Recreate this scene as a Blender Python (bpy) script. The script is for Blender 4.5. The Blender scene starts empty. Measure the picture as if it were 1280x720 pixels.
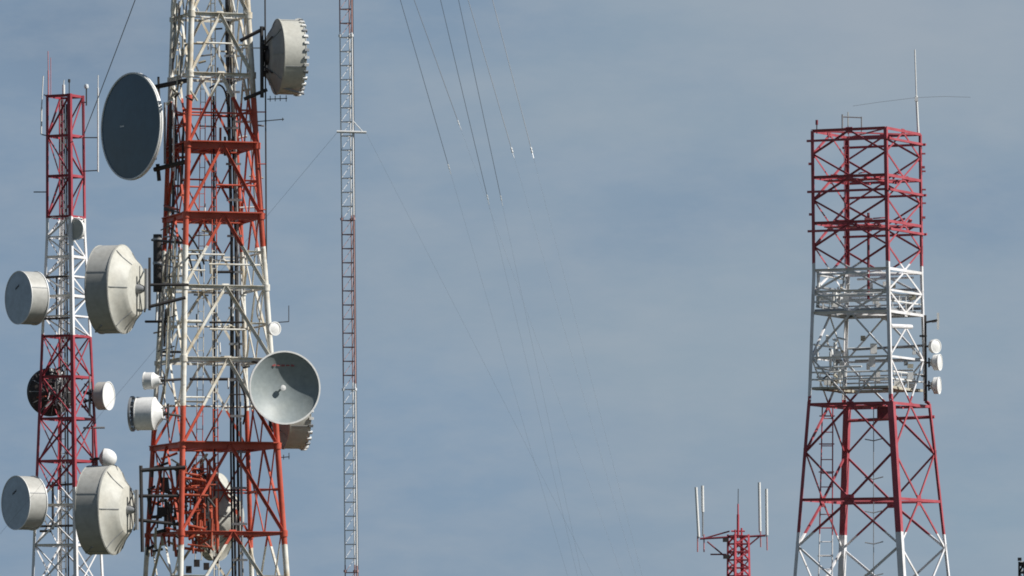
import bpy, math, random
from mathutils import Vector, Matrix
random.seed(11)
S = bpy.context.scene
COL = S.collection
R = math.radians
F = 8000.0           # focal length in photo pixels (1280 wide)
HY = 900.0           # image row of the horizon
CZ = 2.0             # eye height in metres

def P(x, y, D):
    """point that stands D metres away and is seen at column x, row y"""
    return Vector(((x - 640.0) * D / F, D, CZ + (HY - y) * D / F))

# ---------------------------------------------------------------- meshes
class MB:
    def __init__(s): s.v = []; s.f = []; s.sm = []
    def add(s, vs, fs, smooth=False):
        b = len(s.v); s.v += [Vector(q) for q in vs]
        for q in fs: s.f.append([b + i for i in q]); s.sm.append(smooth)
    def sweep(s, p, q, prof, up, smooth=False):
        p = Vector(p); q = Vector(q); a = (q - p)
        if a.length < 1e-5: return s
        a.normalize(); up = Vector(up)
        u = up - a * up.dot(a)
        if u.length < 1e-3:
            u = Vector((0, 0, 1)) if abs(a.z) < .9 else Vector((1, 0, 0)); u = u - a * u.dot(a)
        u.normalize(); w = a.cross(u); n = len(prof)
        vs = [p + w * x + u * y for x, y in prof] + [q + w * x + u * y for x, y in prof]
        fs = [[i, (i + 1) % n, n + (i + 1) % n, n + i] for i in range(n)]
        b = len(s.v); s.v += vs
        for g in fs: s.f.append([b + i for i in g]); s.sm.append(smooth)
        s.f.append([b + i for i in range(n)][::-1]); s.sm.append(False)
        s.f.append([b + n + i for i in range(n)]); s.sm.append(False)
        return s
    def bar(s, p, q, w, h=None, up=(0, 0, 1)):
        h = h or w; w /= 2; h /= 2
        return s.sweep(p, q, [(-w, -h), (w, -h), (w, h), (-w, h)], up)
    def angle(s, p, q, w, up, t=None):
        """L-section steel; the corner lies on the line, legs open away from up"""
        t = t or max(w * .18, .012); h = w / 2
        return s.sweep(p, q, [(-h, h), (-h, -h), (-h + t, -h), (-h + t, h - t), (h, h - t), (h, h)], up)
    def outangle(s, p, q, w, n, k=.85):
        """rolled L-section: web flat on the face whose outward normal is n, flange along its upper edge standing outward"""
        p = Vector(p); q = Vector(q); n = Vector(n)
        a = (q - p).normalized(); u = (n - a * n.dot(a))
        if u.length < 1e-3: return s.angle(p, q, w, n)
        if a.cross(u.normalized()).z < 0: p, q = q, p
        h = w / 2; t = max(w * .16, .012); f = w * k
        return s.sweep(p, q, [(-h, 0), (h, 0), (h, f), (h - t, f), (h - t, t), (-h, t)], n)
    def tube(s, p, q, r, n=8, up=(0, 0, 1)):
        return s.sweep(p, q, [(r * math.cos(2 * math.pi * i / n), r * math.sin(2 * math.pi * i / n)) for i in range(n)], up, True)
    def path(s, pts, r, n=6):
        for a, b in zip(pts, pts[1:]): s.tube(a, b, r, n)
        return s
    def lathe(s, prof, n=56, close=False, smooth=True, a0=0):
        """turn (radius, y) about the local y axis"""
        b = len(s.v)
        for r, y in prof:
            for i in range(n):
                t = a0 + 2 * math.pi * i / n
                s.v.append(Vector((max(r, 1e-4) * math.cos(t), y, max(r, 1e-4) * math.sin(t))))
        m = len(prof); rng = range(m if close else m - 1)
        for k in rng:
            k2 = (k + 1) % m
            for i in range(n):
                j = (i + 1) % n
                s.f.append([b + k * n + i, b + k * n + j, b + k2 * n + j, b + k2 * n + i]); s.sm.append(smooth)
        return s
    def box(s, c, sx, sy, sz):
        c = Vector(c); x, y, z = sx / 2, sy / 2, sz / 2
        s.add([c + Vector((i * x, j * y, k * z)) for i in (-1, 1) for j in (-1, 1) for k in (-1, 1)],
              [(0, 1, 3, 2), (4, 6, 7, 5), (0, 4, 5, 1), (2, 3, 7, 6), (0, 2, 6, 4), (1, 5, 7, 3)])
        return s

def link(name, mb, mat, parent=None, local=False, bevel=0):
    me = bpy.data.meshes.new(name)
    off = Vector((0, 0, 0))
    if parent is not None and not local:
        q = parent
        while q is not None: off += q.location; q = q.parent
    me.from_pydata([v - off for v in mb.v], [], mb.f)
    me.update()
    me.polygons.foreach_set('use_smooth', mb.sm)
    me.materials.append(mat)
    import bmesh
    bm = bmesh.new(); bm.from_mesh(me); bmesh.ops.recalc_face_normals(bm, faces=bm.faces); bm.to_mesh(me); bm.free()
    try: me.set_sharp_from_angle(angle=R(40))
    except Exception: pass
    o = bpy.data.objects.new(name, me); COL.objects.link(o)
    if parent is not None: o.parent = parent
    return o

def tag(o, label, cat, group=None, kind=None):
    o['label'] = label; o['category'] = cat
    if group: o['group'] = group
    if kind: o['kind'] = kind
    return o

def thing(name, label, cat, loc=(0, 0, 0), rot=(0, 0, 0), group=None):
    o = bpy.data.objects.new(name, None); COL.objects.link(o)
    o.location = loc; o.rotation_euler = rot; o.empty_display_size = .3
    return tag(o, label, cat, group)

# ---------------------------------------------------------------- materials
def nt(name):
    m = bpy.data.materials.new(name); m.use_nodes = True
    t = m.node_tree; b = t.nodes['Principled BSDF']
    return m, t, b
def N(t, kind, **kw):
    n = t.nodes.new(kind)
    for k, v in kw.items(): setattr(n, k, v)
    return n
def mixc(t, fac, a, b, mode='MIX'):
    n = N(t, 'ShaderNodeMix', data_type='RGBA', blend_type=mode)
    for idx, val in ((0, fac), (6, a), (7, b)):
        if hasattr(val, 'is_output'): t.links.new(val, n.inputs[idx])
        else: n.inputs[idx].default_value = val if idx == 0 else (*val, 1)
    return n.outputs[2]
def noise(t, scale, detail=4, rough=.55, vec=None, stretch=None):
    c = N(t, 'ShaderNodeTexCoord'); n = N(t, 'ShaderNodeTexNoise')
    n.inputs['Scale'].default_value = scale; n.inputs['Detail'].default_value = detail; n.inputs['Roughness'].default_value = rough
    src = c.outputs['Object'] if vec is None else vec
    if stretch:
        m = N(t, 'ShaderNodeMapping'); m.inputs['Scale'].default_value = stretch
        t.links.new(src, m.inputs['Vector']); src = m.outputs['Vector']
    t.links.new(src, n.inputs['Vector'])
    return n.outputs['Fac']
def rng(t, v, a, b, c=0, d=1):
    n = N(t, 'ShaderNodeMapRange'); n.clamp = True
    t.links.new(v, n.inputs[0])
    for i, q in enumerate((a, b, c, d)): n.inputs[i + 1].default_value = q
    return n.outputs[0]

def plain(name, col, rough=.5, metal=0., dirt=(.25, .22, .18), amount=.35, scale=1.2, stretch=None, spec=.4):
    m, t, b = nt(name)
    f = rng(t, noise(t, scale, 5, .6, stretch=stretch), .45, .8, 0, amount)
    f2 = rng(t, noise(t, scale * 6, 3, .6), .3, .7, .88, 1.06)
    c = mixc(t, f, col, dirt)
    mul = N(t, 'ShaderNodeVectorMath', operation='SCALE'); t.links.new(c, mul.inputs[0]); t.links.new(f2, mul.inputs['Scale'])
    t.links.new(mul.outputs[0], b.inputs['Base Color'])
    b.inputs['Roughness'].default_value = rough; b.inputs['Metallic'].default_value = metal
    b.inputs['Specular IOR Level'].default_value = spec
    return m

def banded(name, D, bands, red, white, first, rust=.5, stain=(.40, .29, .13), grime=(.15, .095, .06)):
    """aviation paint: bands = image rows where the colour changes from the top down"""
    m, t, b = nt(name)
    g = N(t, 'ShaderNodeNewGeometry'); sp = N(t, 'ShaderNodeSeparateXYZ'); t.links.new(g.outputs['Position'], sp.inputs[0])
    wob = noise(t, 2.5, 2, .5, vec=g.outputs['Position'])
    add = N(t, 'ShaderNodeMath', operation='MULTIPLY_ADD'); t.links.new(wob, add.inputs[0]); add.inputs[1].default_value = .25
    t.links.new(sp.outputs['Z'], add.inputs[2])
    zs = [CZ + (HY - y) * D / F + .12 for y in bands]
    lo, hi = -1.0, max(zs) + 30
    fac = rng(t, add.outputs[0], lo, hi)
    cr = N(t, 'ShaderNodeValToRGB'); cr.color_ramp.interpolation = 'CONSTANT'; t.links.new(fac, cr.inputs[0])
    isred = first
    seq = []
    for z in sorted(zs, reverse=True): seq.append(((z - lo) / (hi - lo), isred)); isred = not isred
    el = cr.color_ramp.elements
    el[0].position = 0; el[0].color = (1, 1, 1, 1) if isred else (0, 0, 0, 1)
    seq.reverse(); el.remove(el[1])
    for pz, v in seq:
        e = el.new(pz); e.color = (1, 1, 1, 1) if v else (0, 0, 0, 1)
    n1 = noise(t, .9, 5, .65, vec=g.outputs['Position']); n2 = noise(t, 4.5, 4, .65, vec=g.outputs['Position'])
    redv = mixc(t, rng(t, n1, .35, .7), red, tuple(min(1, c * 1.35 + .035) for c in red))
    whv = mixc(t, rng(t, n1, .45, .72, 0, rust), white, stain)
    paint = mixc(t, cr.outputs[0], whv, redv)
    col = mixc(t, rng(t, n2, .58, .78, 0, rust), paint, grime)
    t.links.new(col, b.inputs['Base Color'])
    b.inputs['Roughness'].default_value = .48; b.inputs['Specular IOR Level'].default_value = .35
    return m

M = {}
M['cream'] = plain('cream_paint', (.52, .515, .46), .55, 0, (.42, .36, .26), .35, .8)
M['drum'] = plain('drum_grey_paint', (.45, .45, .42), .5, 0, (.30, .27, .22), .45, .7)
M['grey'] = plain('grey_paint', (.30, .31, .31), .55, 0, (.25, .23, .2), .4, 1)
M['radome'] = plain('radome_cloth', (.50, .58, .66), .55, 0, (.26, .3, .34), .4, .6)
M['darkradome'] = plain('dark_radome', (.05, .105, .16), .34, 0, (.05, .07, .09), .5, .35)
M['bowl'] = plain('dish_bowl_paint', (.26, .30, .305), .5, 0, (.36, .38, .34), .5, .8)
M['white'] = plain('white_paint', (.80, .80, .78), .45, 0, (.55, .52, .46), .35, 1.4)
M['pipe'] = plain('weathered_pipe', (.50, .47, .38), .6, 0, (.20, .16, .10), .8, 1.6)
M['galv'] = plain('galvanised_steel', (.34, .35, .36), .45, .35, (.2, .19, .18), .5, 2)
M['steel'] = plain('dark_steel', (.045, .042, .042), .55, .1, (.09, .06, .045), .5, 2)
M['cable'] = plain('black_cable', (.022, .022, .025), .5, 0, (.05, .05, .05), .4, 3)
M['rust'] = plain('rusty_red_paint', (.46, .085, .04), .6, 0, (.12, .06, .04), .8, 1.8)
M['redmark'] = plain('red_lettering', (.34, .09, .09), .5)
M['darkmark'] = plain('dark_lettering', (.03, .03, .04), .5)
M['wire'] = plain('wire_rope', (.10, .11, .12), .5, .2)
M['thinwire'] = plain('pale_rope', (.24, .28, .32), .6)
M['porcelain'] = plain('porcelain', (.78, .78, .76), .25)
M['pinkfg'] = plain('pink_fibreglass', (.55, .22, .24), .45)
M['maroon'] = plain('maroon_paint', (.20, .03, .045), .5)
M['lens'] = plain('lamp_glass', (.75, .78, .8), .15)

# ---------------------------------------------------------------- lattice towers
class Tower:
    def __init__(s, name, label, cat, D, ys, legs, mat, group=None):
        """legs: dict corner -> (columns at ys, depth in pixels at ys)"""
        s.D = D; s.u = D / F; s.ys = ys; s.legs = legs; s.mat = mat
        cx = sum(l[0][-1] for l in legs.values()) / len(legs)
        base = P(cx, HY, D); base.z = 0
        s.root = thing(name, label, cat, base, group=group)
        s.keys = list(legs); s.inward = ()
    def ip(s, arr, y):
        ys = s.ys
        if y <= ys[0]: i = 0
        elif y >= ys[-1]: i = len(ys) - 2
        else: i = max(k for k in range(len(ys) - 1) if ys[k] <= y)
        t = (y - ys[i]) / (ys[i + 1] - ys[i])
        return arr[i] + (arr[i + 1] - arr[i]) * t
    def c(s, k, y):
        xs, ds = s.legs[k]
        Dk = s.D + s.ip(ds, y) * s.u
        v = P(s.ip(xs, y), HY, Dk); v.z = CZ + (HY - y) * s.u
        return v
    def pt(s, x, y, d=0): return P(x, y, s.D + d * s.u)
    def mid(s, a, b, y, t=.5): return s.c(a, y).lerp(s.c(b, y), t)
    def cen(s, y):
        v = Vector((0, 0, 0))
        for k in s.keys: v += s.c(k, y)
        return v / len(s.keys)
    def out(s, a, b, y):
        n = s.mid(a, b, y) - s.cen(y); n.z = 0; n.normalize(); return n
    def gy(s): return HY + CZ / s.u
    def part(s, name, mb, mat=None, parent=None): return link(name, mb, mat or s.mat, parent or s.root)
    def leg(s, k, y0, y1, w, shape='tube'):
        stops = [y0] + [y for y in s.ys if y0 < y < y1] + [y1]
        mb = MB()
        for a, b in zip(stops, stops[1:]):
            p, q = s.c(k, a), s.c(k, b)
            if shape == 'tube': mb.tube(p, q, w * s.u / 2, 12, up=(0, -1, 0))
            else:
                i = s.keys.index(k); n = len(s.keys)
                o1 = s.out(s.keys[i - 1], k, a)
                mb.angle(p, q, w * s.u, o1)
        return s.part('leg', mb)
    def beam(s, a, b, y, w, name='horizontal_beam', shape='angle', over=0, mat=None, ta=0, tb=1, dy=0):
        p, q = s.mid(a, b, y, ta), s.mid(a, b, y, tb); e = (q - p).normalized() * over * s.u
        mb = MB(); p = p - e; q = q + e
        if shape == 'tube': mb.tube(p, q, w * s.u / 2, 10)
        elif shape == 'box': mb.bar(p, q, w * s.u)
        elif (a, b) in s.inward: mb.angle(p, q, w * s.u, s.out(a, b, y))
        else: mb.outangle(p, q, w * s.u, s.out(a, b, y))
        return s.part(name, mb, mat)
    def br(s, p, q, w, n, shape='angle', name='diagonal_brace', mat=None):
        mb = MB(); n = Vector(n)
        if shape == 'tube': mb.tube(p, q, w * s.u / 2, 8)
        elif shape == 'inward': mb.angle(p, q, w * s.u, n)
        else: mb.outangle(p, q, w * s.u, n)
        return s.part(name, mb, mat)
    def plate(s, p, n, w, h, t=.03, name='gusset_plate', mat=None):
        mb = MB(); n = Vector(n).normalized(); side = Vector((0, 0, 1)).cross(n)
        o = p + n * .02
        mb.sweep(o - side * w * s.u / 2, o + side * w * s.u / 2, [(-t / 2, -h * s.u / 2), (t / 2, -h * s.u / 2), (t / 2, h * s.u / 2), (-t / 2, h * s.u / 2)], (0, 0, 1))
        return s.part(name, mb, mat)
    def diamond(s, a, b, y0, y1, w, shape='angle', top=0, bot=0):
        if (a, b) in s.inward: shape = 'inward'
        ym = (y0 + y1) / 2; n = s.out(a, b, ym); i = n * (-.03)
        T, B, A, C = s.mid(a, b, y0 + top) + i, s.mid(a, b, y1 - bot) + i, s.c(a, ym) + i, s.c(b, ym) + i
        for p, q in ((T, A), (T, C), (A, B), (C, B)): s.br(p, q, w, n, shape)
    def lam(s, a, b, y0, y1, w, shape='tube', sub=True, ws=None):
        n = s.out(a, b, (y0 + y1) / 2); T = s.mid(a, b, y0)
        for k in (a, b):
            s.br(T, s.c(k, y1), w, n, shape)
            if sub:
                ym = y0 * .5 + y1 * .5
                m = T.lerp(s.c(k, y1), .5)
                s.br(s.c(k, ym), m, ws or w * .55, n, shape, 'secondary_brace')
    def cross(s, a, b, y0, y1, w, shape='angle', both=True, flip=False):
        if (a, b) in s.inward: shape = 'inward'
        n = s.out(a, b, (y0 + y1) / 2)
        if flip: a, b = b, a
        s.br(s.c(b, y0), s.c(a, y1), w, n, shape)
        if both: s.br(s.c(a, y0) - n * w * s.u, s.c(b, y1) - n * w * s.u, w, n, shape)
    def ladder(s, x0, x1, y0, y1, d, pitch, w, mat=None, xl0=None, xl1=None, name='ladder'):
        """rails from (x0,x1) at y0 to (xl0,xl1) at y1"""
        xl0 = x0 if xl0 is None else xl0; xl1 = x1 if xl1 is None else xl1
        mb = MB(); r = w * s.u / 2
        mb.tube(s.pt(x0, y0, d), s.pt(xl0, y1, d), r, 6); mb.tube(s.pt(x1, y0, d), s.pt(xl1, y1, d), r, 6)
        n = int((y1 - y0) / pitch)
        for i in range(n + 1):
            t = i / max(n, 1)
            mb.tube(s.pt(x0 + (xl0 - x0) * t, y0 + (y1 - y0) * t, d), s.pt(x1 + (xl1 - x1) * t, y0 + (y1 - y0) * t, d), r * .7, 5)
        return s.part(name, mb, mat)
    def tubep(s, name, pts, w, mat=None):
        mb = MB(); mb.path([s.pt(*q) for q in pts], w * s.u / 2, 8)
        return s.part(name, mb, mat)

# ---------------------------------------------------------------- dishes
def dish(name, label, T, x, y, d, r, yaw, L, cone, re, pitch=0, nstrut=4, hubr=1., cat='dish antenna', shroud='drum', back='cream', front='radome', ribs=8, clips=0,
         rim='drum', bulge=.03, group='dish antennas', hub=True, pipe=1.2, pipe_mat='steel', hubd=6, mark=None, bowl=0, open_front=False, side=None, phase=0., ribmat='grey', seam=True, squarish=None):
    u = T.u; r *= u; L *= u; cone *= u; re *= u
    root = thing(name, label, cat, T.pt(x, y, d), (R(pitch), 0, R(yaw)), group)
    def put(nm, mb, mat, par=None): return link(nm, mb, M[mat], par or root, local=True)
    t = max(.03, r * .02)
    if L > 0:
        sh = put('shroud', MB().lathe([(r, -.001), (r, -L), (r - t, -L), (r - t, -.001)], 72, close=True), shroud)
        if seam:
            put('band', MB().lathe([(r + .004, -.02), (r + .03, -.02), (r + .03, -.02 - t * 1.6), (r + .004, -.02 - t * 1.6)], 72, close=True), rim, sh)
            for k in range(4):
                a = phase + k * math.pi / 2 + .35
                c0 = Vector((math.cos(a), 0, math.sin(a)))
                put('seam_strip', MB().bar(c0 * (r + .006) + Vector((0, -.06, 0)), c0 * (r + .006) + Vector((0, -L + .03, 0)), .05, .02, up=c0), ribmat, sh)
    # front lip
    if L > 0 or not bowl:
        w = max(.03, r * .02)
        put('front_rim', MB().lathe([(r - w, -L + .01), (r + .02, -L + .01), (r + .02, -L - w * .7), (r - w, -L - w * .7)], 72, close=True), rim)
    if not bowl and not open_front:
        rr = r - max(.03, r * .02) - .002
        pr = [(rr * k / 10, -L + .004 - bulge * r * (1 - (k / 10) ** 2)) for k in range(11)]
        pr += [(rr, -L + .02), (1e-3, -L + .02)]
        put('radome', MB().lathe(pr, 72), front)
    if bowl:
        H = bowl * r
        pr = [(r * k / 16, -L - H * (k / 16) ** 2 + H) for k in range(17)]
        back_pr = [(q[0], q[1] + .05) for q in pr][::-1]
        rf = put('reflector', MB().lathe(pr + back_pr, 80), front)
        put('rim_lip', MB().lathe([(r - .01, -L - .03), (r + .06, -L - .03), (r + .06, -L + .06), (r - .01, -L + .06)], 80, close=True), rim)
        fl = .14; fo = MB().tube((0, H - L, 0), (0, H - L - r * fl, 0), .04, 10)
        fd = put('feed_horn', fo, 'grey')
        put('feed_cap', MB().lathe([(.001, H - L - r * fl - .07), (.12, H - L - r * fl - .05), (.135, H - L - r * fl), (.12, H - L - r * fl + .06), (.001, H - L - r * fl + .06)], 24), 'white', fd)
        # back shell
        bc = put('back_shell', MB().lathe([(r * .98, .03 - L), (r * .8, H * .5), (re, H + cone), (.001, H + cone)], 64), back)
        yb = H + cone
    else:
        pr = [(r - .004, .001)]
        for k in range(1, 7):
            q = k / 6.; pr.append((r + (re - r) * q - 0 * q, cone * (q ** 1.35)))
        pr += [(re * .97, cone + .012), (.001, cone + .015)]
        bc = put('back_cone', MB().lathe(pr, 72), back)
        for k in range(ribs):
            a = phase + k * 2 * math.pi / ribs
            c0 = Vector((math.cos(a), 0, math.sin(a)))
            o = Vector((0, .012, 0))
            mid = c0 * ((r + re) / 2) + Vector((0, cone * .5 ** 1.35, 0)) + o
            mb = MB(); mb.bar(c0 * (r - .03) + Vector((0, .012, 0)) + o, mid, .035, .03, up=(0, 1, 0)); mb.bar(mid, c0 * re + Vector((0, cone, 0)) + o, .035, .03, up=(0, 1, 0))
            put('rib', mb, ribmat, bc)
        yb = cone
    for k in range(clips):
        a = 2 * math.pi * (k + .5) / clips
        c0 = Vector((math.cos(a), 0, math.sin(a))); p = c0 * (r + .03) + Vector((0, -L - .02, 0))
        mb = MB(); mb.bar(p + Vector((0, .10, 0)), p + Vector((0, -.08, 0)), .11, .08, up=c0); mb.bar(p + Vector((0, -.08, 0)), p + Vector((0, -.08, 0)) - c0 * .10, .11, .05, up=(0, 1, 0))
        put('rim_clip', mb, 'white' if k % 3 else 'galv')
    if hub:
        hd = hubd * u
        mt = put('mount', MB().lathe([(re * .4 * hubr, yb + .016), (re * .36 * hubr, yb + hd * .5), (re * .2 * hubr, yb + hd), (.001, yb + hd)], 20), pipe_mat)
        rp = max(.05, r * .045)
        put('mount_pipe', MB().tube((0, yb + hd + rp, -r * pipe * .5), (0, yb + hd + rp, r * pipe * .5), rp, 10), pipe_mat, mt)
        for sx in (-1, 1):
            for sz in (-1, 1):
                if nstrut == 2 and sx > 0: continue
                put('strut', MB().tube((sx * re * .8, yb, sz * re * .8), (sx * rp * .6, yb + hd + rp, sz * r * pipe * .32), rp * .55, 6), pipe_mat, mt)
    if side:
        (a, b) = side
        put('side_strut', MB().tube(Vector(a) * u, Vector(b) * u, .05, 8), 'galv')
    if mark:
        kind, cx, cz, w, hh, tilt, mm = mark
        yy = -L - bulge * r * (1 - ((cx * u) ** 2 + (cz * u) ** 2) / (r * r)) - .006 if not bowl else None
        mb = MB()
        n = 5
        for i in range(n):
            xx = (cx + (i - (n - 1) / 2) * w / n) * u; zz = (cz + (i - (n - 1) / 2) * w / n * tilt) * u
            h2 = hh * u * (.7 if i % 2 else 1)
            yv = yy if yy is not None else (-L + bowl * r - bowl * r * (xx * xx + zz * zz) / (r * r) - .012)
            mb.box((xx, yv, zz), w / n * u * .72, .012, h2)
        put('lettering', mb, mm)
    return root

# ================================================================ SETTING
w = bpy.data.worlds.new('World'); S.world = w; w.use_nodes = True
t = w.node_tree
for n_ in list(t.nodes): t.nodes.remove(n_)
SUN_AZ, SUN_EL = 14, 41           # degrees towards the camera from due right, and above the horizon
sv = Vector((math.cos(R(SUN_EL)) * math.cos(R(SUN_AZ)), -math.cos(R(SUN_EL)) * math.sin(R(SUN_AZ)), math.sin(R(SUN_EL))))
out = N(t, 'ShaderNodeOutputWorld'); bg1 = N(t, 'ShaderNodeBackground'); bg2 = N(t, 'ShaderNodeBackground'); mx = N(t, 'ShaderNodeMixShader')
sky = N(t, 'ShaderNodeTexSky', sky_type='NISHITA'); sky.sun_disc = False
sky.sun_elevation = R(SUN_EL); sky.sun_rotation = math.atan2(sv.x, sv.y)
sky.air_density = 1.0; sky.dust_density = .25; sky.altitude = 1200
t.links.new(sky.outputs[0], bg1.inputs[0]); bg1.inputs[1].default_value = .05
tc = N(t, 'ShaderNodeTexCoord'); sx = N(t, 'ShaderNodeSeparateXYZ'); t.links.new(tc.outputs['Generated'], sx.inputs[0])
def wn(scale, stretch, loc=(0, 0, 0), detail=5, rough=.55):
    m_ = N(t, 'ShaderNodeMapping'); m_.inputs['Scale'].default_value = stretch; m_.inputs['Location'].default_value = loc
    t.links.new(tc.outputs['Generated'], m_.inputs['Vector'])
    n_ = N(t, 'ShaderNodeTexNoise'); n_.inputs['Scale'].default_value = scale; n_.inputs['Detail'].default_value = detail; n_.inputs['Roughness'].default_value = rough
    t.links.new(m_.outputs['Vector'], n_.inputs['Vector']); return n_.outputs['Fac']
def blob(px, py, rx, ry, rot=0):
    """soft bank of thinner or thicker cloud round one direction of the sky"""
    m_ = N(t, 'ShaderNodeMapping', vector_type='TEXTURE')
    m_.inputs['Location'].default_value = ((px - 640) / F, 1.0, (HY - py) / F)
    m_.inputs['Rotation'].default_value = (0, R(rot), 0)
    m_.inputs['Scale'].default_value = (rx / F, 1, ry / F)
    t.links.new(tc.outputs['Generated'], m_.inputs['Vector'])
    ln = N(t, 'ShaderNodeVectorMath', operation='LENGTH'); t.links.new(m_.outputs['Vector'], ln.inputs[0])
    n_ = N(t, 'ShaderNodeMapRange', interpolation_type='SMOOTHERSTEP'); t.links.new(ln.outputs['Value'], n_.inputs[0])
    for i, q in enumerate((0, 1, 1, 0)): n_.inputs[i + 1].default_value = q
    return n_.outputs[0]
big = wn(16, (1, 1, 2.2), (.3, 0, .1)); fine = wn(55, (1, 1, 2.6), (1.3, 0, .7), 6, .6)
grad = rng(t, sx.outputs['X'], -.08, .04)
BLUE = (.205, .295, .41); GREYL = (.30, .375, .445); PALE = (.375, .415, .47)
c = mixc(t, grad, (.222, .312, .425), (.285, .365, .445))
def mulv(a, k):
    n_ = N(t, 'ShaderNodeMath', operation='MULTIPLY'); t.links.new(a, n_.inputs[0]); n_.inputs[1].default_value = k; return n_.outputs[0]
for (px, py, rx, ry, rot, colr, k) in (
        (1130, 60, 420, 170, 8, PALE, .62), (820, 120, 420, 150, -5, GREYL, .5), (1180, 150, 330, 200, 0, GREYL, .5),
        (640, 380, 420, 220, 20, GREYL, .55), (560, 10, 260, 110, 5, BLUE, .75), (120, 40, 280, 170, 0, (.175, .25, .355), .7),
        (860, 265, 260, 110, -12, BLUE, .5), (1210, 265, 150, 90, 0, BLUE, .6), (740, 215, 170, 60, 0, (.26, .345, .45), .4),
        (560, 560, 300, 220, 0, (.24, .345, .47), .6), (1240, 640, 260, 140, 0, (.26, .36, .45), .5), (900, 480, 330, 130, -8, GREYL, .45)):
    c = mixc(t, mulv(blob(px, py, rx, ry, rot), k), c, colr)
c = mixc(t, rng(t, big, .35, .7, 0, .55), c, (.215, .305, .42))
c = mixc(t, rng(t, fine, .38, .75, 0, .42), c, (.36, .415, .475))
t.links.new(c, bg2.inputs[0]); bg2.inputs[1].default_value = .87
cov = rng(t, sx.outputs['Z'], .13, .3, 1.0, 0.0)
cov2 = rng(t, sx.outputs['Y'], .45, .95, 0.0, 1.0)       # the veil of cloud hangs in the quarter the towers stand in
cm = N(t, 'ShaderNodeMath', operation='MULTIPLY'); t.links.new(cov, cm.inputs[0]); t.links.new(cov2, cm.inputs[1])
t.links.new(cm.outputs[0], mx.inputs[0]); t.links.new(bg1.outputs[0], mx.inputs[1]); t.links.new(bg2.outputs[0], mx.inputs[2]); t.links.new(mx.outputs[0], out.inputs[0])

sl = bpy.data.lights.new('sun', 'SUN'); sl.energy = 5.0; sl.angle = R(.5); sl.color = (1, .965, .91)
so = bpy.data.objects.new('sun', sl); COL.objects.link(so); so.rotation_euler = sv.to_track_quat('Z', 'Y').to_euler()

gm, gt_, gb = nt('scrub_ground')
gc = mixc(gt_, rng(gt_, noise(gt_, .05, 6, .6), .35, .65), (.028, .036, .016), (.055, .05, .03))
gt_.links.new(gc, gb.inputs['Base Color']); gb.inputs['Roughness'].default_value = .95
g = MB(); g.add([(-6000, -1500, 0), (6000, -1500, 0), (6000, 9000, 0), (-6000, 9000, 0)], [(0, 1, 2, 3)])
o = link('ground', g, gm); o['kind'] = 'structure'; o['label'] = 'dark scrub ground below the towers'; 

# ================================================================ MAIN TOWER
DM = 285.
mat_main = banded('orange_red_white_paint', DM, [131, 313, 511, 686], (.42, .066, .033), (.78, .76, .69), False, .85)
ysM = [-300, 0, 300, 700, 956]
nM = [246, 240, 232, 226, 222]; rM = [290, 309, 328, 357, 376]; lM = [229, 217, 206, 183, 168]
def sq(n, r, l):
    """square plan: depth of each corner from the columns of near, right and left corner"""
    dr = [b - a for a, b in zip(n, l)]; dl = [b - a for a, b in zip(n, r)]
    dn, dR, dL, dB, bx = [], [], [], [], []
    for i in range(len(n)):
        a = n[i] - l[i]; b = r[i] - n[i]
        h = (a + b) / 2
        dn.append(-h); dR.append(-h + a); dL.append(-h + b); dB.append(h); bx.append(l[i] + r[i] - n[i])
    return {'n': (n, dn), 'r': (r, dR), 'b': (bx, dB), 'l': (l, dL)}
TM = Tower('lattice_tower', 'widest red and white lattice tower, hung with big drum dishes and a dark round dish', 'tower', DM, ysM, sq(nM, rM, lM), mat_main, 'red and white lattice towers')
faces = [('n', 'r'), ('r', 'b'), ('b', 'l'), ('l', 'n')]
for k in TM.keys: TM.leg(k, -300, TM.gy(), 7.2 if k in 'nr' else 6.0, 'tube')
ringsM = [-210, -128, -52, 22, 97, 185, 273, 362, 452, 559, 668, 775, 870]
for i, y in enumerate(ringsM):
    for a, b in faces:
        front = (a, b) == ('n', 'r')
        thick = y in (185, 273, 559)
        TM.beam(a, b, y, 9.0 if thick and front else (6.5 if thick else (4.6 if front else 3.4)), shape='angle')
        if i + 1 < len(ringsM):
            TM.lam(a, b, y, ringsM[i + 1], 3.9 if front else 3.0, 'angle', True, 2.2)
        if (a, b) in (('r', 'b'), ('b', 'l'), ('l', 'n')) and i + 1 < len(ringsM) and y > -60:
            y1 = ringsM[i + 1]; n_ = TM.out(a, b, y) * (-.12)
            for k in (a, b): TM.br(TM.c(k, y) + n_, TM.mid(a, b, y1) + n_, 2.0, TM.out(a, b, y), 'tube', 'rear_brace')
    if y > -60:
        # inner plan bracing
        TM.br(TM.mid('n', 'r', y), TM.mid('b', 'l', y), 2, (0, 0, 1), 'tube', 'plan_brace')
        TM.br(TM.mid('l', 'n', y), TM.mid('r', 'b', y), 2, (0, 0, 1), 'tube', 'plan_brace')
    if y in (185, 273, 559):    # catwalk under the thick rings
        for tt in (.3, .7):
            TM.br(TM.mid('n', 'r', y + 3, tt), TM.mid('l', 'b', y + 3, tt), 2.6, (0, 0, 1), 'tube', 'catwalk_beam')
        for (a, b) in (('n', 'r'), ('l', 'b')):
            q = 1 if a == 'n' else -1
            mb = MB(); e = TM.out(a, b, y) * (-.45)
            mb.bar(TM.mid(a, b, y + 2.5) * 0 + TM.c(a, y + 2.5) + e, TM.c(b, y + 2.5) + e, .5, .05)
            TM.part('catwalk', mb)
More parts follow.
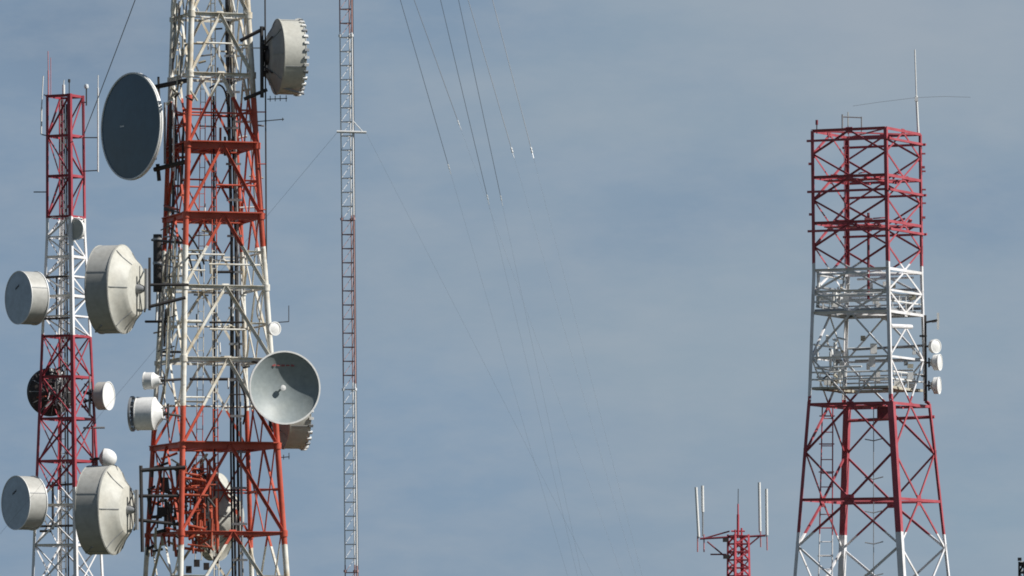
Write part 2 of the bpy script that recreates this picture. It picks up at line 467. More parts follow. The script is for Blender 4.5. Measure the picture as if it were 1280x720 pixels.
for y in (22, 97, 185, 273, 362, 452, 559, 668):
    for k in ('n', 'r'):
        mb = MB(); p = TM.c(k, y); mb.tube(p + Vector((0, 0, -.14)), p + Vector((0, 0, .14)), 5.0 * TM.u, 14, up=(0, -1, 0)); TM.part('leg_flange', mb)
    for k in ('l', 'b'):
        mb = MB(); p = TM.c(k, y); mb.tube(p + Vector((0, 0, -.1)), p + Vector((0, 0, .1)), 4.4 * TM.u, 12, up=(0, -1, 0)); TM.part('leg_flange', mb)
    TM.plate(TM.mid('n', 'r', y), TM.out('n', 'r', y), 9, 8)
# sub-horizontals
for y, t0, t1 in ((322, 0, .5), (334, .3, 1), (342, 0, .25), (405, 0, .2), (415, .3, .72), (500, 0, .3), (235, .4, 1), (145, 0, 1), (58, .1, .7)):
    TM.beam('n', 'r', y, 2.4, 'secondary_beam', 'tube', ta=t0, tb=t1)
for y in (140, 230, 322, 405, 505, 610): TM.beam('l', 'b', y, 2.4, 'secondary_beam', 'tube')
for y in (60, 140, 228, 318, 408, 505, 612): TM.beam('r', 'b', y, 2.4, 'secondary_beam', 'tube')
# ladder, cable ladder, cables
TM.ladder(262, 267, -250, 800, 20, 11, 1.7, None, 268, 274)
TM.ladder(251, 257, 95, 700, 45, 16, 1.2, None, 244, 252, 'cable_ladder')
TM.tubep('feeder_cable', [(267, 120, 28), (268, 420, 28), (268, 820, 28)], 2.6, M['cable'])
for i, (xa, xb, dd, ww) in enumerate(((283, 292, 40, 3.2), (286.5, 297, 48, 3.4), (290, 301, 42, 3), (281, 288.5, 52, 2.6))):
    TM.tubep('feeder_cable', [(xa, -240, dd), (xa + 2, 60, dd), (xa + 7 + (i % 2), 300, dd), (xb, 560, dd), (xb + 4, 840, dd)], ww, M[('cable', 'steel', 'galv', 'cable')[i]])
for y in range(-20, 720, 45):
    x0 = 282 + (y / 720) * 12
    mb = MB().bar(TM.pt(x0 - 3, y, 38), TM.pt(x0 + 16, y, 38), .06, .1); TM.part('cable_clamp', mb, M['galv'])
# slender pole beside the right leg
TM.tubep('side_pole', [(331, -60, -36), (333, 335, -36)], 1.9, M['steel'])
for y in (60, 140, 205, 262, 318): TM.tubep('pole_bracket', [(TM.ip(rM, y), y, -38), (333, y, -36)], 1.5, None)
# pale flat cable runs just inside the right face
for dx, c_ in ((-7, 'galv'),):
    TM.tubep('cable_run', [(TM.ip(rM, 0) + dx, -40, 10), (TM.ip(rM, 330) + dx, 330, 10)], 2.2, M[c_])

# dish arms and clutter on the tower
def arm(pts, w_=4.4, mat='steel', T=TM, name='dish_arm'): T.tubep(name, pts, w_, M[mat])
arm([(300, 51, -40), (331, 35, -42)], 4.6); arm([(305, 124, -40), (334, 112, -42)], 4.6); arm([(327, 33, -42), (327.5, 122, -42)], 4.6)
arm([(327, 60, -42), (338, 60, -36)], 6); arm([(327, 92, -42), (338, 88, -36)], 4)
arm([(193, 109, -20), (236, 100, -45)], 6); arm([(193, 212, -20), (237, 201, -45)], 6); arm([(198, 96, -18), (199, 128, -18)], 3); arm([(197, 205, -18), (199, 226, -18)], 5)
arm([(213, 128, -30), (213, 205, -30)], 4.4); arm([(206, 128, -25), (206, 205, -25)], 3, 'galv'); arm([(217, 110, -32), (217, 214, -32)], 2.4, 'white')
arm([(187, 356, -85), (236, 356, -82)], 3.6); arm([(188, 383, -85), (232, 372, -82)], 4.2); arm([(182, 402, -4), (215, 402, -40)], 3.2); arm([(187, 322, -85), (187, 388, -85)], 3.4)
arm([(190, 300, 2), (232, 304, -60)], 3); arm([(204, 440, 0), (228, 440, -60)], 3); arm([(200, 476, -90), (226, 474, -82)], 3.4); arm([(200, 516, -90), (226, 520, -82)], 3)
arm([(262, 403, 10), (305, 403, 0)], 2.6); arm([(262, 340, 30), (292, 340, 30)], 3.4); arm([(237, 474, 40), (300, 474, 40)], 3.6)
arm([(176, 582, -85), (178, 690, -85)], 4.4); arm([(173, 620, -85), (228, 620, -82)], 4.2); arm([(173, 650, -85), (228, 656, -82)], 4.2); arm([(176, 588, -85), (232, 584, -82)], 5)
arm([(310, 492, -46), (344, 488, -58)], 4.2); arm([(315, 452, -44), (330, 455, -60)], 3.2); arm([(352, 500, -40), (352, 455, -40)], 3.4)
# pipework by the shaded left face
pm = ['pipe', 'white', 'steel', 'galv', 'pipe', 'steel']
for i in range(26):
    x = random.uniform(197, 231); y0 = random.uniform(282, 400); y1 = y0 + random.uniform(30, 110); dd = random.uniform(-70, 40)
    y1 = min(y1, 500)
    TM.tubep('mount_pipe', [(x, y0, dd), (x - (y1 - y0) * .04, y1, dd)], random.choice((1.6, 2.2, 3.0)), M[random.choice(pm)])
for i in range(12):
    y0 = random.uniform(285, 460); xa = random.uniform(192, 206)
    TM.tubep('cross_pipe', [(xa, y0, random.uniform(-20, 40)), (xa + random.uniform(14, 34), y0 + random.uniform(-8, 6), random.uniform(-70, -20))], random.choice((1.6, 2.2)), M[random.choice(pm)])
for i in range(20):
    x = random.uniform(214, 238); y0 = random.uniform(-10, 90); dd = random.uniform(-50, 40)
    TM.tubep('mount_pipe', [(x, y0, dd), (x - 1.5, y0 + random.uniform(20, 50), dd)], random.choice((1.6, 2.4)), M[random.choice(('white', 'pipe', 'pipe', 'steel'))])
for i in range(8):
    x = random.uniform(214, 240); y0 = random.uniform(100, 130)
    TM.tubep('cross_pipe', [(x, y0, -70), (x + random.uniform(-10, 10), y0 + random.uniform(4, 14), -60)], 2.6, M[random.choice(('white', 'pipe', 'steel'))])
for i in range(16):
    y0 = random.uniform(118, 270); y1 = min(y0 + random.uniform(30, 90), 292); k_ = random.uniform(.1, .75)
    xa = TM.ip(lM, y0) * (1 - k_) + TM.ip(nM, y0) * k_; dd = 42 - 110 * k_
    TM.tubep('mount_pipe', [(xa, y0, dd), (xa - (y1 - y0) * .03, y1, dd)], random.choice((1.6, 2.4, 3.0)), M[random.choice(('steel', 'steel', 'rust', 'rust', 'pipe', 'galv'))])
for i in range(8):
    y0 = random.uniform(130, 275)
    TM.tubep('cross_pipe', [(TM.ip(lM, y0) - 2, y0, 20), (TM.ip(nM, y0) - random.uniform(0, 12), y0 + random.uniform(-6, 6), -50)], random.choice((1.6, 2.2, 3.2)), M[random.choice(('steel', 'rust', 'rust'))])
for i in range(34):       # brackets, pipes and junctions inside the tower
    y0 = random.choice((random.uniform(-5, 128), random.uniform(318, 505), random.uniform(318, 505), random.uniform(135, 310)))
    x = random.uniform(240, 318); dd = random.uniform(0, 70); ln = random.uniform(8, 26)
    q = (x + random.uniform(-1, 1), y0 + ln, dd) if i % 2 else (min(x + ln, 330), y0 + random.uniform(-3, 3), dd)
    TM.tubep('inner_pipe', [(x, y0, dd), q], random.choice((1.6, 2.2, 3.0)), M[random.choice(('steel', 'pipe', 'white', 'galv', 'rust' if 135 < y0 < 310 else 'white'))])
# curved feeders that sag out of the dishes into the tower
def curve(p0, p1, p2, n=8):
    return [tuple((1 - q) ** 2 * a + 2 * q * (1 - q) * b + q * q * c_ for a, b, c_ in zip(p0, p1, p2)) for q in [i / n for i in range(n + 1)]]
for p0, p1, p2, m_ in (((236, 322, -70), (246, 300, -20), (252, 345, 20), 'cable'), ((228, 286, -40), (246, 300, 0), (255, 330, 30), 'steel'), ((214, 285, -20), (232, 298, 0), (240, 335, 20), 'cable'),
                       ((280, 412, -20), (290, 398, 0), (297, 420, 30), 'pipe'), ((330, 360, -30), (312, 392, 0), (331, 408, 5), 'white'), ((300, 480, -20), (312, 500, 10), (304, 530, 40), 'cable'),
                       ((205, 600, -30), (222, 640, -20), (250, 650, 10), 'cable'), ((216, 585, -10), (238, 600, 0), (262, 640, 20), 'cable'), ((262, 110, 0), (282, 96, 10), (284, 130, 40), 'cable')):
    TM.tubep('waveguide', curve(p0, p1, p2), 2.4, M[m_])
# dense painted mounting frame low in the tower
k_ = 0
for gx in range(229, 270, 5):          # uprights of the painted frame
    for part_ in range(3):
        x = gx + random.uniform(-2.5, 2.5); y0 = 578 + part_ * 36 + random.uniform(-6, 10); y1 = min(y0 + random.uniform(22, 46), 692); dd = random.uniform(-78, -30)
        TM.tubep('frame_tube', [(x, y0, dd), (x + random.uniform(-2, 2), y1, dd)], random.choice((2.2, 3.0, 3.8)), M[random.choice(('rust', 'rust', 'rust', 'steel'))])
for gy in range(584, 694, 8):          # rails
    x0 = random.uniform(226, 240); x1 = x0 + random.uniform(18, 32); y = gy + random.uniform(-3, 3); dd = random.uniform(-78, -30)
    TM.tubep('frame_rail', [(x0, y, dd), (min(x1, 270), y + random.uniform(-5, 5), dd + random.uniform(-8, 8))], random.choice((2.2, 3.0, 3.6)), M[random.choice(('rust', 'rust', 'rust', 'steel'))])
for i in range(50):
    x = random.uniform(228, 260); y = random.uniform(580, 684); dd = random.uniform(-76, -20)
    TM.tubep('frame_brace', [(x, y, dd), (min(270, x + random.uniform(6, 14)), min(694, y + random.choice((-1, 1)) * random.uniform(6, 16)), dd + random.uniform(-6, 6))], random.choice((1.8, 2.6, 3.4)), M[random.choice(('rust', 'rust', 'rust', 'pipe', 'steel'))])
for i in range(55):                    # dark gear behind the mount of the lower drum dish
    x = random.uniform(183, 222); y = random.uniform(572, 690); dd = random.uniform(-70, 30)
    v = random.random() < .55
    TM.tubep('mount_tube', [(x, y, dd), (x + random.uniform(-3, 3) if v else min(226, x + random.uniform(8, 22)), min(696, y + (random.uniform(12, 44) if v else random.uniform(-8, 8))), dd)], random.choice((2.2, 3.2, 4.2)), M[random.choice(('steel', 'steel', 'steel', 'rust', 'rust', 'pipe'))])
for x, y, dd, w_, h_ in ((206, 606, -40, 9, 18), (203, 640, -30, 10, 12), (245, 600, 30, 9, 14), (221, 635, 10, 7, 30), (251, 650, 45, 12, 18)):
    mb = MB().box(TM.pt(x, y, dd), w_ * TM.u, 12 * TM.u, h_ * TM.u); TM.part('equipment_box', mb, M['rust' if x > 220 else 'steel'])
for x, y, dd in ((246, 704, -20), (258, 708, -10), (270, 700, 0), (236, 712, 10)):
    mb = MB().box(TM.pt(x, y, dd), 7 * TM.u, 8 * TM.u, 9 * TM.u); TM.part('equipment_box', mb, M['steel'])

# ---- dishes of the main tower
big = dish('round_dish', 'very large dark blue round dish at the upper left of the wide tower', TM, 167, 158, -10, 66.5, -53, 4, 14, 26, shroud='white', back='grey', front='darkradome', rim='white',
     bulge=.02, hubd=14, mark=('txt', -18, 1, 9, 2.2, 0, 'white'), clips=0, ribs=10)
dish('drum_dish', 'large cream drum dish seen from behind, beside the upper white band of the wide tower', TM, 155, 361.5, -85, 54.5, -108, 30, 17, 33, nstrut=2, ribs=6, hubd=10, hubr=.5, front='drum', pipe=.9, phase=.0, pipe_mat='galv',
     side=((30, -18, -46), (14, -32, -53)))
dish('drum_dish', 'large cream drum dish low on the left of the wide tower, seen from behind', TM, 143, 637.5, -85, 55, -107, 31, 17, 30, nstrut=2, ribs=6, hubd=10, hubr=.5, front='drum', pipe=.9, phase=.0, pipe_mat='galv',
     side=((30, -18, -46), (14, -32, -53)))
dish('drum_dish', 'cream drum dish with toothed rim facing right near the wide tower top', TM, 345, 71, -34, 46.5, 105, 28, 10, 28, ribs=8, clips=32, hubd=5, shroud='cream', back='grey', front='radome', rim='cream', pipe=.8,
     side=((-20, -2, -40), (-26, -30, -48)))
dish('open_dish', 'open grey bowl dish with small white feed on the right of the wide tower', TM, 356, 484.5, -78, 44, 17, 0, 3, 12, pitch=0, bowl=.33, front='bowl', back='grey', rim='white', hubd=10, pipe=.9, shroud='grey',
     mark=('txt', 0, 28, 30, 2.6, 0, 'redmark'))
dish('drum_dish', 'cream drum dish half hidden below the open grey bowl dish', TM, 353, 520, 14, 41, 105, 27, 9, 24, ribs=8, clips=28, hubd=5, shroud='cream', back='grey', front='radome', rim='cream', pipe=.8)
dish('drum_dish', 'cream dish back seen through the bars low inside the wide tower', TM, 274, 646, 98, 55, -110, 12, 26, 20, ribs=6, shroud='cream', back='cream', front='drum', hub=False)
d_ = dish('small_drum_dish', 'small white drum dish with a grey grid ring, left of the wide tower', TM, 194, 517, -92, 20.5, -101, 22, 10, 8, shroud='white', back='white', front='radome', rim='white', ribs=0, hubd=5, pipe=1.2, seam=False)
mb = MB(); rr = 22 * TM.u
mb.lathe([(rr * .9, -30 * TM.u), (rr, -30 * TM.u), (rr, -27.5 * TM.u), (rr * .9, -27.5 * TM.u)], 40, close=True)
gr = link('grid_ring', mb, M['galv'], d_, local=True)
mb = MB()
for k in range(6):
    a = k * math.pi / 6; c0 = Vector((math.cos(a), 0, math.sin(a))) * rr * .95; o_ = Vector((0, -29.2 * TM.u, 0)); mb.bar(o_ - c0, o_ + c0, .05)
for q in (.35, .65): mb.lathe([(rr * q - .03, -29.6 * TM.u), (rr * q + .03, -29.6 * TM.u), (rr * q + .03, -28.9 * TM.u), (rr * q - .03, -28.9 * TM.u)], 32, close=True)
link('grid_mesh', mb, M['galv'], gr, local=True)
for k in range(4):
    a = k * math.pi / 2 + .4; c0 = Vector((math.cos(a), 0, math.sin(a))) * rr * .9
    link('ring_strut', MB().tube(c0 + Vector((0, -29 * TM.u, 0)), c0 * .98 + Vector((0, -20 * TM.u, 0)), .04, 6), M['galv'], gr, local=True)
dish('small_drum_dish', 'smallest white drum dish, just above the small dish with the grid ring', TM, 192, 476, -92, 10.5, -104, 11, 9, 5, shroud='white', back='white', front='radome', rim='white', ribs=0, hubd=4, pipe=1.2, seam=False)
dish('small_drum_dish', 'small white round dish on the right leg above the open bowl dish', TM, 341, 411, -55, 8.2, 35, 5, 4, 3, shroud='white', back='white', front='white', rim='white', ribs=0, hubd=3, pipe=1.2, seam=False, bulge=.12)

can = thing('canister', 'upright dark grey canister fixed to the left leg of the wide tower', 'canister', TM.pt(197, 335, -2))
mb = MB(); r_ = 5.5 * TM.u; h_ = 30 * TM.u
link('canister_body', MB().tube((0, 0, -h_), (0, 0, h_ * 1.4), r_, 18, up=(0, -1, 0)), M['steel'], can, local=True)
for zz in (-.7, .2, 1.2): link('strap', MB().tube((0, 0, zz * h_ - .05), (0, 0, zz * h_ + .05), r_ * 1.12, 18, up=(0, -1, 0)), M['galv'], can, local=True)

def yagi(label, T, boom, elems, w_=1.3, d=-40):
    """boom: two image points; elements: (place along the boom, half length up, half length down)"""
    root = thing('yagi_antenna', label, 'antenna', T.pt(boom[0][0], boom[0][1], d), group='yagi antennas')
    mb = MB(); p, q = T.pt(*boom[0], d), T.pt(*boom[1], d); mb.tube(p, q, w_ * T.u / 2, 6); link('boom', mb, M['steel'], root)
    for k, up, dn in elems:
        e = p.lerp(q, k); link('element', MB().tube(e + Vector((0, 0, up * T.u)), e - Vector((0, 0, dn * T.u)), w_ * .4 * T.u, 5), M['steel'], root)
yagi('small dark yagi antenna beneath the toothed drum dish at the top right', TM, ((334, 124), (359, 123)), ((.15, 4, 3), (.4, 4, 3), (.65, 4, 3), (.95, 4, 4)))
yagi('small dark antenna boom under the other yagi at the right of the wide tower', TM, ((322, 152), (355, 149)), ((.3, 2, 2), (.95, 2, 2)))
yagi('small bent antenna above the open bowl dish, pointing right', TM, ((346, 403), (361, 402)), ((1, 20, 0),))
yagi('small antenna on the right leg just below the half hidden drum dish', TM, ((347, 572), (362, 571)), ((.5, 3, 3), (.95, 5, 3)))

# ================================================================ LEFT TOWER
DL = 325.
mat_left = banded('crimson_white_paint', DL, [273, 421, 612, 760], (.29, .035, .05), (.80, .79, .79), True, .3)
ysL = [120, 290, 420, 720, 950]
nL = [87, 88.5, 90.5, 95, 99]; rL = [103, 105, 112, 127, 140]; lL = [60, 60, 54, 42, 33]
TL = Tower('lattice_tower', 'narrow red and white lattice tower at the far left, with whip antennas on top', 'tower', DL, ysL, sq(nL, rL, lL), mat_left, 'red and white lattice towers')
TL.inward = (('n', 'r'),)
for k in TL.keys: TL.leg(k, 119, TL.gy(), 4.6 if k == 'n' else 3.8, 'angle')
ringsL = [121, 171, 221, 272, 322, 371, 421, 472, 524, 577, 632, 682, 740, 800, 870]
for i, y in enumerate(ringsL):
    for a, b in faces:
        TL.beam(a, b, y, 3.2 if a in 'ln' else 2.6)
        if i + 1 < len(ringsL):
            if y >= 421: TL.cross(a, b, y, ringsL[i + 1], 2.0)
            elif y < 272: TL.cross(a, b, y, ringsL[i + 1], 2.0, both=False, flip=(i % 2 == 1) ^ (a in 'rb'))
            else:
                ym = (y + ringsL[i + 1]) / 2
                TL.cross(a, b, y, ym, 2.0, both=False, flip=(a in 'rb')); TL.cross(a, b, ym, ringsL[i + 1], 2.0, both=False, flip=not (a in 'rb')); TL.beam(a, b, ym, 2.0, 'secondary_beam')
TL.ladder(75.5, 79.5, 125, 720, 4, 9, 1.5, M['galv'], 77, 82)
TL.tubep('feeder_cable', [(83, 130, 6), (84, 420, 6), (86, 800, 6)], 2.0, M['cable'])
TL.tubep('feeder_cable', [(80.8, 130, 9), (81.5, 420, 9), (83, 800, 9)], 1.4, M['cable'])
for pts, w_ in (([(58, 347, -10), (90, 345, -24)], 2.6), ([(52, 399, -10), (90, 397, -24)], 2.6), ([(71, 345, -14), (71, 400, -14)], 2.4), ([(62, 607, -8), (92, 605, -24)], 3), ([(44, 658, -8), (92, 657, -24)], 3), ([(66, 602, -14), (66, 662, -14)], 3),
                ([(50, 664, -8), (64, 664, -14)], 3)):
    TL.tubep('dish_arm', pts, w_, M['steel'])
arm([(104, 490, 0), (120, 494, 0)], 4.2, 'steel', TL); arm([(104, 503, 0), (120, 497, 0)], 3, 'steel', TL); arm([(112, 470, 0), (112, 520, 0)], 3, 'galv', TL)
arm([(104, 535, 0), (131, 534.5, 0)], 2.6, 'galv', TL, 'stub_arm'); arm([(116, 532, 0), (116.5, 590, 0)], 3, 'maroon', TL, 'stub_arm'); arm([(112, 574, 0), (130, 573, 0)], 3.4, 'steel', TL)
for pts in ([(103, 172, 0), (123, 172, 0)], [(103, 214, 0), (123, 213, 0)], [(42, 240, -6), (60, 240, -6)], [(52, 168, -6), (60, 170, -6)], [(55, 118, -6), (60, 122, -6)], [(104, 128, 0), (108, 128, 0)]):
    TL.tubep('antenna_bracket', pts, 1.4, M['steel'])
for i in range(22):
    x = random.uniform(54, 108); y0 = random.uniform(462, 512); TL.tubep('mount_pipe', [(x, y0, random.uniform(-10, 20)), (x + random.uniform(-14, 14), y0 + random.uniform(-14, 14), random.uniform(-10, 20))], random.choice((1.6, 2.4)), M[random.choice(('steel', 'steel', 'galv', 'rust'))])
def dome_mark(): pass
mk = ('txt', -2, 13, 9, 3, .55, 'darkmark')
dish('drum_dish', 'grey faced drum dish at the far left, upper of the two, facing left', TL, 45, 373, -14, 33, -55, 25, 5, 12, shroud='drum', back='drum', front='radome', rim='white', ribs=6, hubd=6, mark=mk)
dish('drum_dish', 'grey faced drum dish at the far left, lower of the two, facing left', TL, 42, 629, -14, 33.5, -53.5, 26, 5, 12, shroud='drum', back='drum', front='radome', rim='white', ribs=6, hubd=6, mark=mk)
dish('round_dish', 'dark dish behind the bars of the narrow left tower, seen from the back', TL, 64, 490, 26, 30, -155, 5, 8, 14, shroud='steel', back='steel', front='steel', rim='steel', ribs=12, ribmat='galv', hubd=8, pipe_mat='galv', seam=False)
dish('small_drum_dish', 'white drum dish facing right on the narrow left tower', TL, 124, 495, 0, 17.5, 68, 13, 7, 7, shroud='drum', back='drum', front='white', rim='white', ribs=4, hubd=4, pipe=1.1, seam=False)
dm = thing('dome_antenna', 'white dome antenna just above the lower large cream drum dish', 'dome antenna', TL.pt(131, 573, 0), (0, 0, R(80)), group='dish antennas')
u = TL.u
link('radome', MB().lathe([(12.5 * u * math.cos(k * math.pi / 16), -15 * u * math.sin(k * math.pi / 16) - .01) for k in range(9)], 40), M['white'], dm, local=True)
link('base_plate', MB().lathe([(.001, .25), (5 * u, .25), (12.3 * u, .04), (12.6 * u, -.005), (.001, -.005)], 40), M['drum'], dm, local=True)
link('mount', MB().tube((0, .24, 0), (0, 7 * u, 0), 2.6 * u, 10), M['steel'], dm, local=True)
dish('small_drum_dish', 'small grey oval dish high in the white band of the narrow left tower', TL, 96.5, 287, -22, 13, -35, 4, 4, 5, shroud='white', back='white', front='cream', rim='white', ribs=0, hubd=3, seam=False)

def whip(name, label, cat, T, segs, mat, group, d=0, base=None):
    """segs: (x0, y0, x1, y1, width in px) from the foot up"""
    root = thing(name, label, cat, T.pt(segs[0][0], segs[0][1], d), group=group)
    for i, (xa, ya, xb, yb, w_) in enumerate(segs):
        link('mast' if i == 0 and len(segs) > 1 else 'rod', MB().tube(T.pt(xa, ya, d), T.pt(xb, yb, d), w_ * T.u / 2, 10, up=(0, -1, 0)), M[mat if isinstance(mat, str) else mat[i]], root)
    return root
gw = 'whip antennas on the narrow left tower'
whip('whip_antenna', 'tall pink whip antenna on the top left corner of the narrow left tower', 'antenna', TL, ((60.5, 122, 60.3, 88, 1.9), (60.3, 88, 60, 64, 1.1)), 'pinkfg', gw, -4)
whip('whip_antenna', 'thin pale whip beside the tall pink whip on the narrow left tower', 'antenna', TL, ((63.5, 121, 63.3, 72, .9),), 'pinkfg', gw, 2)
whip('whip_antenna', 'white tube antenna hanging outside the top left corner of the narrow left tower', 'antenna', TL, ((51.5, 168, 52, 134, 2.0), (52, 134, 54, 95, 1.4)), 'white', gw, -6)
whip('whip_antenna', 'stubby white tube antenna on the middle of the narrow tower top', 'antenna', TL, ((79.5, 121, 79.5, 106, 3.6), (79.5, 106, 80, 100, 1.2)), 'white', gw, 4)
whip('whip_antenna', 'short dark rod on the narrow tower top beside the stubby white tube', 'antenna', TL, ((86.5, 119, 86.5, 103, 1.2), (86.5, 103, 86.5, 99, 3)), 'steel', gw, -10)
whip('whip_antenna', 'long white tube antenna on brackets between the narrow tower and the dark dish', 'antenna', TL, ((122.5, 215, 122.5, 110, 2.0), (122.5, 110, 122.6, 94, 1.2)), 'white', gw, 0)
lp = thing('obstruction_lamp', 'small white lamp on a dark stem at the right of the narrow tower top', 'lamp', TL.pt(108, 132, 0))
link('stem', MB().tube(TL.pt(108, 132, 0), TL.pt(108, 111, 0), .035, 8), M['steel'], lp)
b0 = MB(); b0.lathe([(.001, -.11), (.1, -.08), (.12, .02), (.09, .12), (.001, .15)], 16)
b0.v = [Vector((v.x, v.z, v.y)) for v in b0.v]; ob = link('lamp_glass', b0, M['lens'], lp, local=True); ob.location = TL.pt(108, 108.5, 0) - lp.location

# ================================================================ GUYED MAST
DG = 262.
mat_g = banded('faded_mast_paint', DG, [-330, -160, 45, 274, 487, 714], (.36, .22, .21), (.82, .82, .82), True, .2)
ysG = [-760, 962]
def lean(x0): return [x0 - 7.4, x0 + 9.3]
TG = Tower('guyed_mast', 'very slender ladder-like guyed mast with red and white bands and a short cross arm', 'mast', DG, ysG,
           {'l': (lean(424.6), [-2, -2]), 'r': (lean(439.4), [-6, -6]), 'b': (lean(436.4), [8, 8])}, mat_g)
for k, w_ in (('l', 1.6), ('r', 2.1), ('b', 1.5)): TG.leg(k, -760, TG.gy(), w_, 'tube')
fg = [('l', 'r'), ('r', 'b'), ('b', 'l')]
y = -745.; i = 0
rung_l = []
while y < 900:
    rung_l.append(y); y += 17.6
for y in rung_l:
    if -20 < y < 735:
        TG.beam('l', 'r', y, 1.5, 'rung', 'tube')
mbr = MB(); mbz = MB()
for i, y in enumerate(rung_l):
    r_ = .6 * TG.u
    if not (-20 < y < 735): mbr.tube(TG.c('l', y), TG.c('r', y), r_, 6)
    mbr.tube(TG.c('r', y), TG.c('b', y), r_, 6); mbr.tube(TG.c('b', y), TG.c('l', y), r_, 6)
    if i + 1 < len(rung_l):
        y2 = rung_l[i + 1]
        mbz.tube(TG.c('b', y), TG.c('l', y2), .35 * TG.u, 5); mbz.tube(TG.c('r', y), TG.c('b', y2), .35 * TG.u, 5)
ob = TG.part('rung', mbr); ob['kind'] = 'stuff'
ob = TG.part('zigzag_bracing', mbz)
TG.tubep('cable_run', [(441.5 - 7, -700, 2), (443.5, 300, 2), (449.5, 930, 2)], 1.5, M['cable'])
TG.tubep('cross_arm', [(421, 164.5, -7), (458, 165.5, -7)], 3.2, M['white'])
TG.tubep('arm_brace', [(441, 151, -6), (453, 164, -7)], 1.2, M['white'])
for yf in (45, 274, 487, 714):
    for k in 'lrb':
        mb = MB(); p = TG.c(k, yf); mb.tube(p - Vector((0, 0, .05)), p + Vector((0, 0, .05)), 2 * TG.u, 10, up=(0, -1, 0)); TG.part('leg_flange', mb)
# guys: two anchors on the right, three levels
def mastx(y): return 432 + (y - 0) / 1722 * 16.7 + .2
anchP = P(778, HY + CZ * F / 285., 285.); anchQ = P(867, HY + CZ * F / 240., 240.)
guy = ((-229, 'P', 205, 'leftmost of the six dark guy wires, with a pale insulator at its end'),
       (-232, 'Q', 150, 'second dark guy wire from the left, the shortest of the six'),
       (-502, 'P', 243, 'third dark guy wire from the left, reaching down furthest with its neighbour'),
       (-670, 'P', 244, 'fourth dark guy wire from the left, reaching far down beside the third'),
       (-529, 'Q', 184, 'second dark guy wire from the right, ending at a bright white insulator'),
       (-717, 'Q', 184, 'rightmost of the six dark guy wires'))
for ya, an, yi, lab in guy:
    A = TG.pt(mastx(ya) + 4, ya, 0); B = anchP if an == 'P' else anchQ
    # find the insulator's place along the wire
    lo, hi = 0., 1.
    for _ in range(40):
        m_ = (lo + hi) / 2; q = A.lerp(B, m_)
        if HY - (q.z - CZ) * F / q.y < yi: lo = m_
        else: hi = m_
    Q_ = A.lerp(B, lo); dv = (B - A).normalized()
    root = thing('guy_wire', lab, 'guy wire', A, group='guy wires of the slender mast')
    link('upper_rope', MB().tube(A, Q_, .0115, 6), M['wire'], root)
    ins = MB()
    for k in range(2): ins.tube(Q_ + dv * (.03 + k * .13), Q_ + dv * (.11 + k * .13), .036 if yi == 184 and an == 'Q' else .024, 10)
    ins.tube(Q_ - dv * .02, Q_ + dv * .5, .011, 6)
    link('insulator', ins, M['porcelain'], root)
    link('lower_rope', MB().tube(Q_ + dv * .45, B, .0032, 5), M['thinwire'], root)
for (xa, ya, xb, yb, Db, lab) in ((421, 166, -240, 957, 300., 'faint wire running down left from the cross arm of the slender mast'), (458, 167, 862, 957, 290., 'faint wire running down right from the cross arm of the slender mast')):
    A = TG.pt(xa, ya, -7); B = P(xb, HY + CZ * F / Db, Db)
    tag(link('guy_wire', MB().tube(A, B, (.0045 if Db > 295 else .003), 5), M['thinwire']), lab, 'guy wire', 'faint wires of the cross arm')
A = P(223, -148, DM + 40 * TM.u); B = TL.pt(105, 168, 0)
tag(link('stay_cable', MB().path([A.lerp(B, k / 12) - Vector((0, 0, .12 * math.sin(math.pi * k / 12))) for k in range(13)], .021, 6), M['wire']), 'thin dark cable slanting from the top edge down to the narrow left tower', 'cable')

# ================================================================ RIGHT TOWER
DR = 350.
mat_right = banded('maroon_white_paint', DR, [335, 500.5, 668, 800], (.33, .055, .07), (.80, .79, .80), True, .5, (.40, .36, .28))
def nc(y, h=67): return HY - (HY - y) * (1 + (-h) / F)      # row of the near corner -> row at the tower's axis
ysR = [160, 345, 500, 503.5, 720, 946]
nR = [1107, 1110, 1113.5, 1114, 1127.5, 1141.5]; rR = [1149.5, 1151.5, 1156, 1161, 1185, 1210]; lR = [1016, 1018, 1012.5, 1012, 994.5, 976.5]
TR = Tower('lattice_tower', 'square red and white lattice tower on the right, flat topped and standing alone', 'tower', DR, ysR, sq(nR, rR, lR), mat_right, 'red and white lattice towers')
TR.inward = (('n', 'r'),)
for k in TR.keys: TR.leg(k, 166, TR.gy(), 4.2, 'angle')
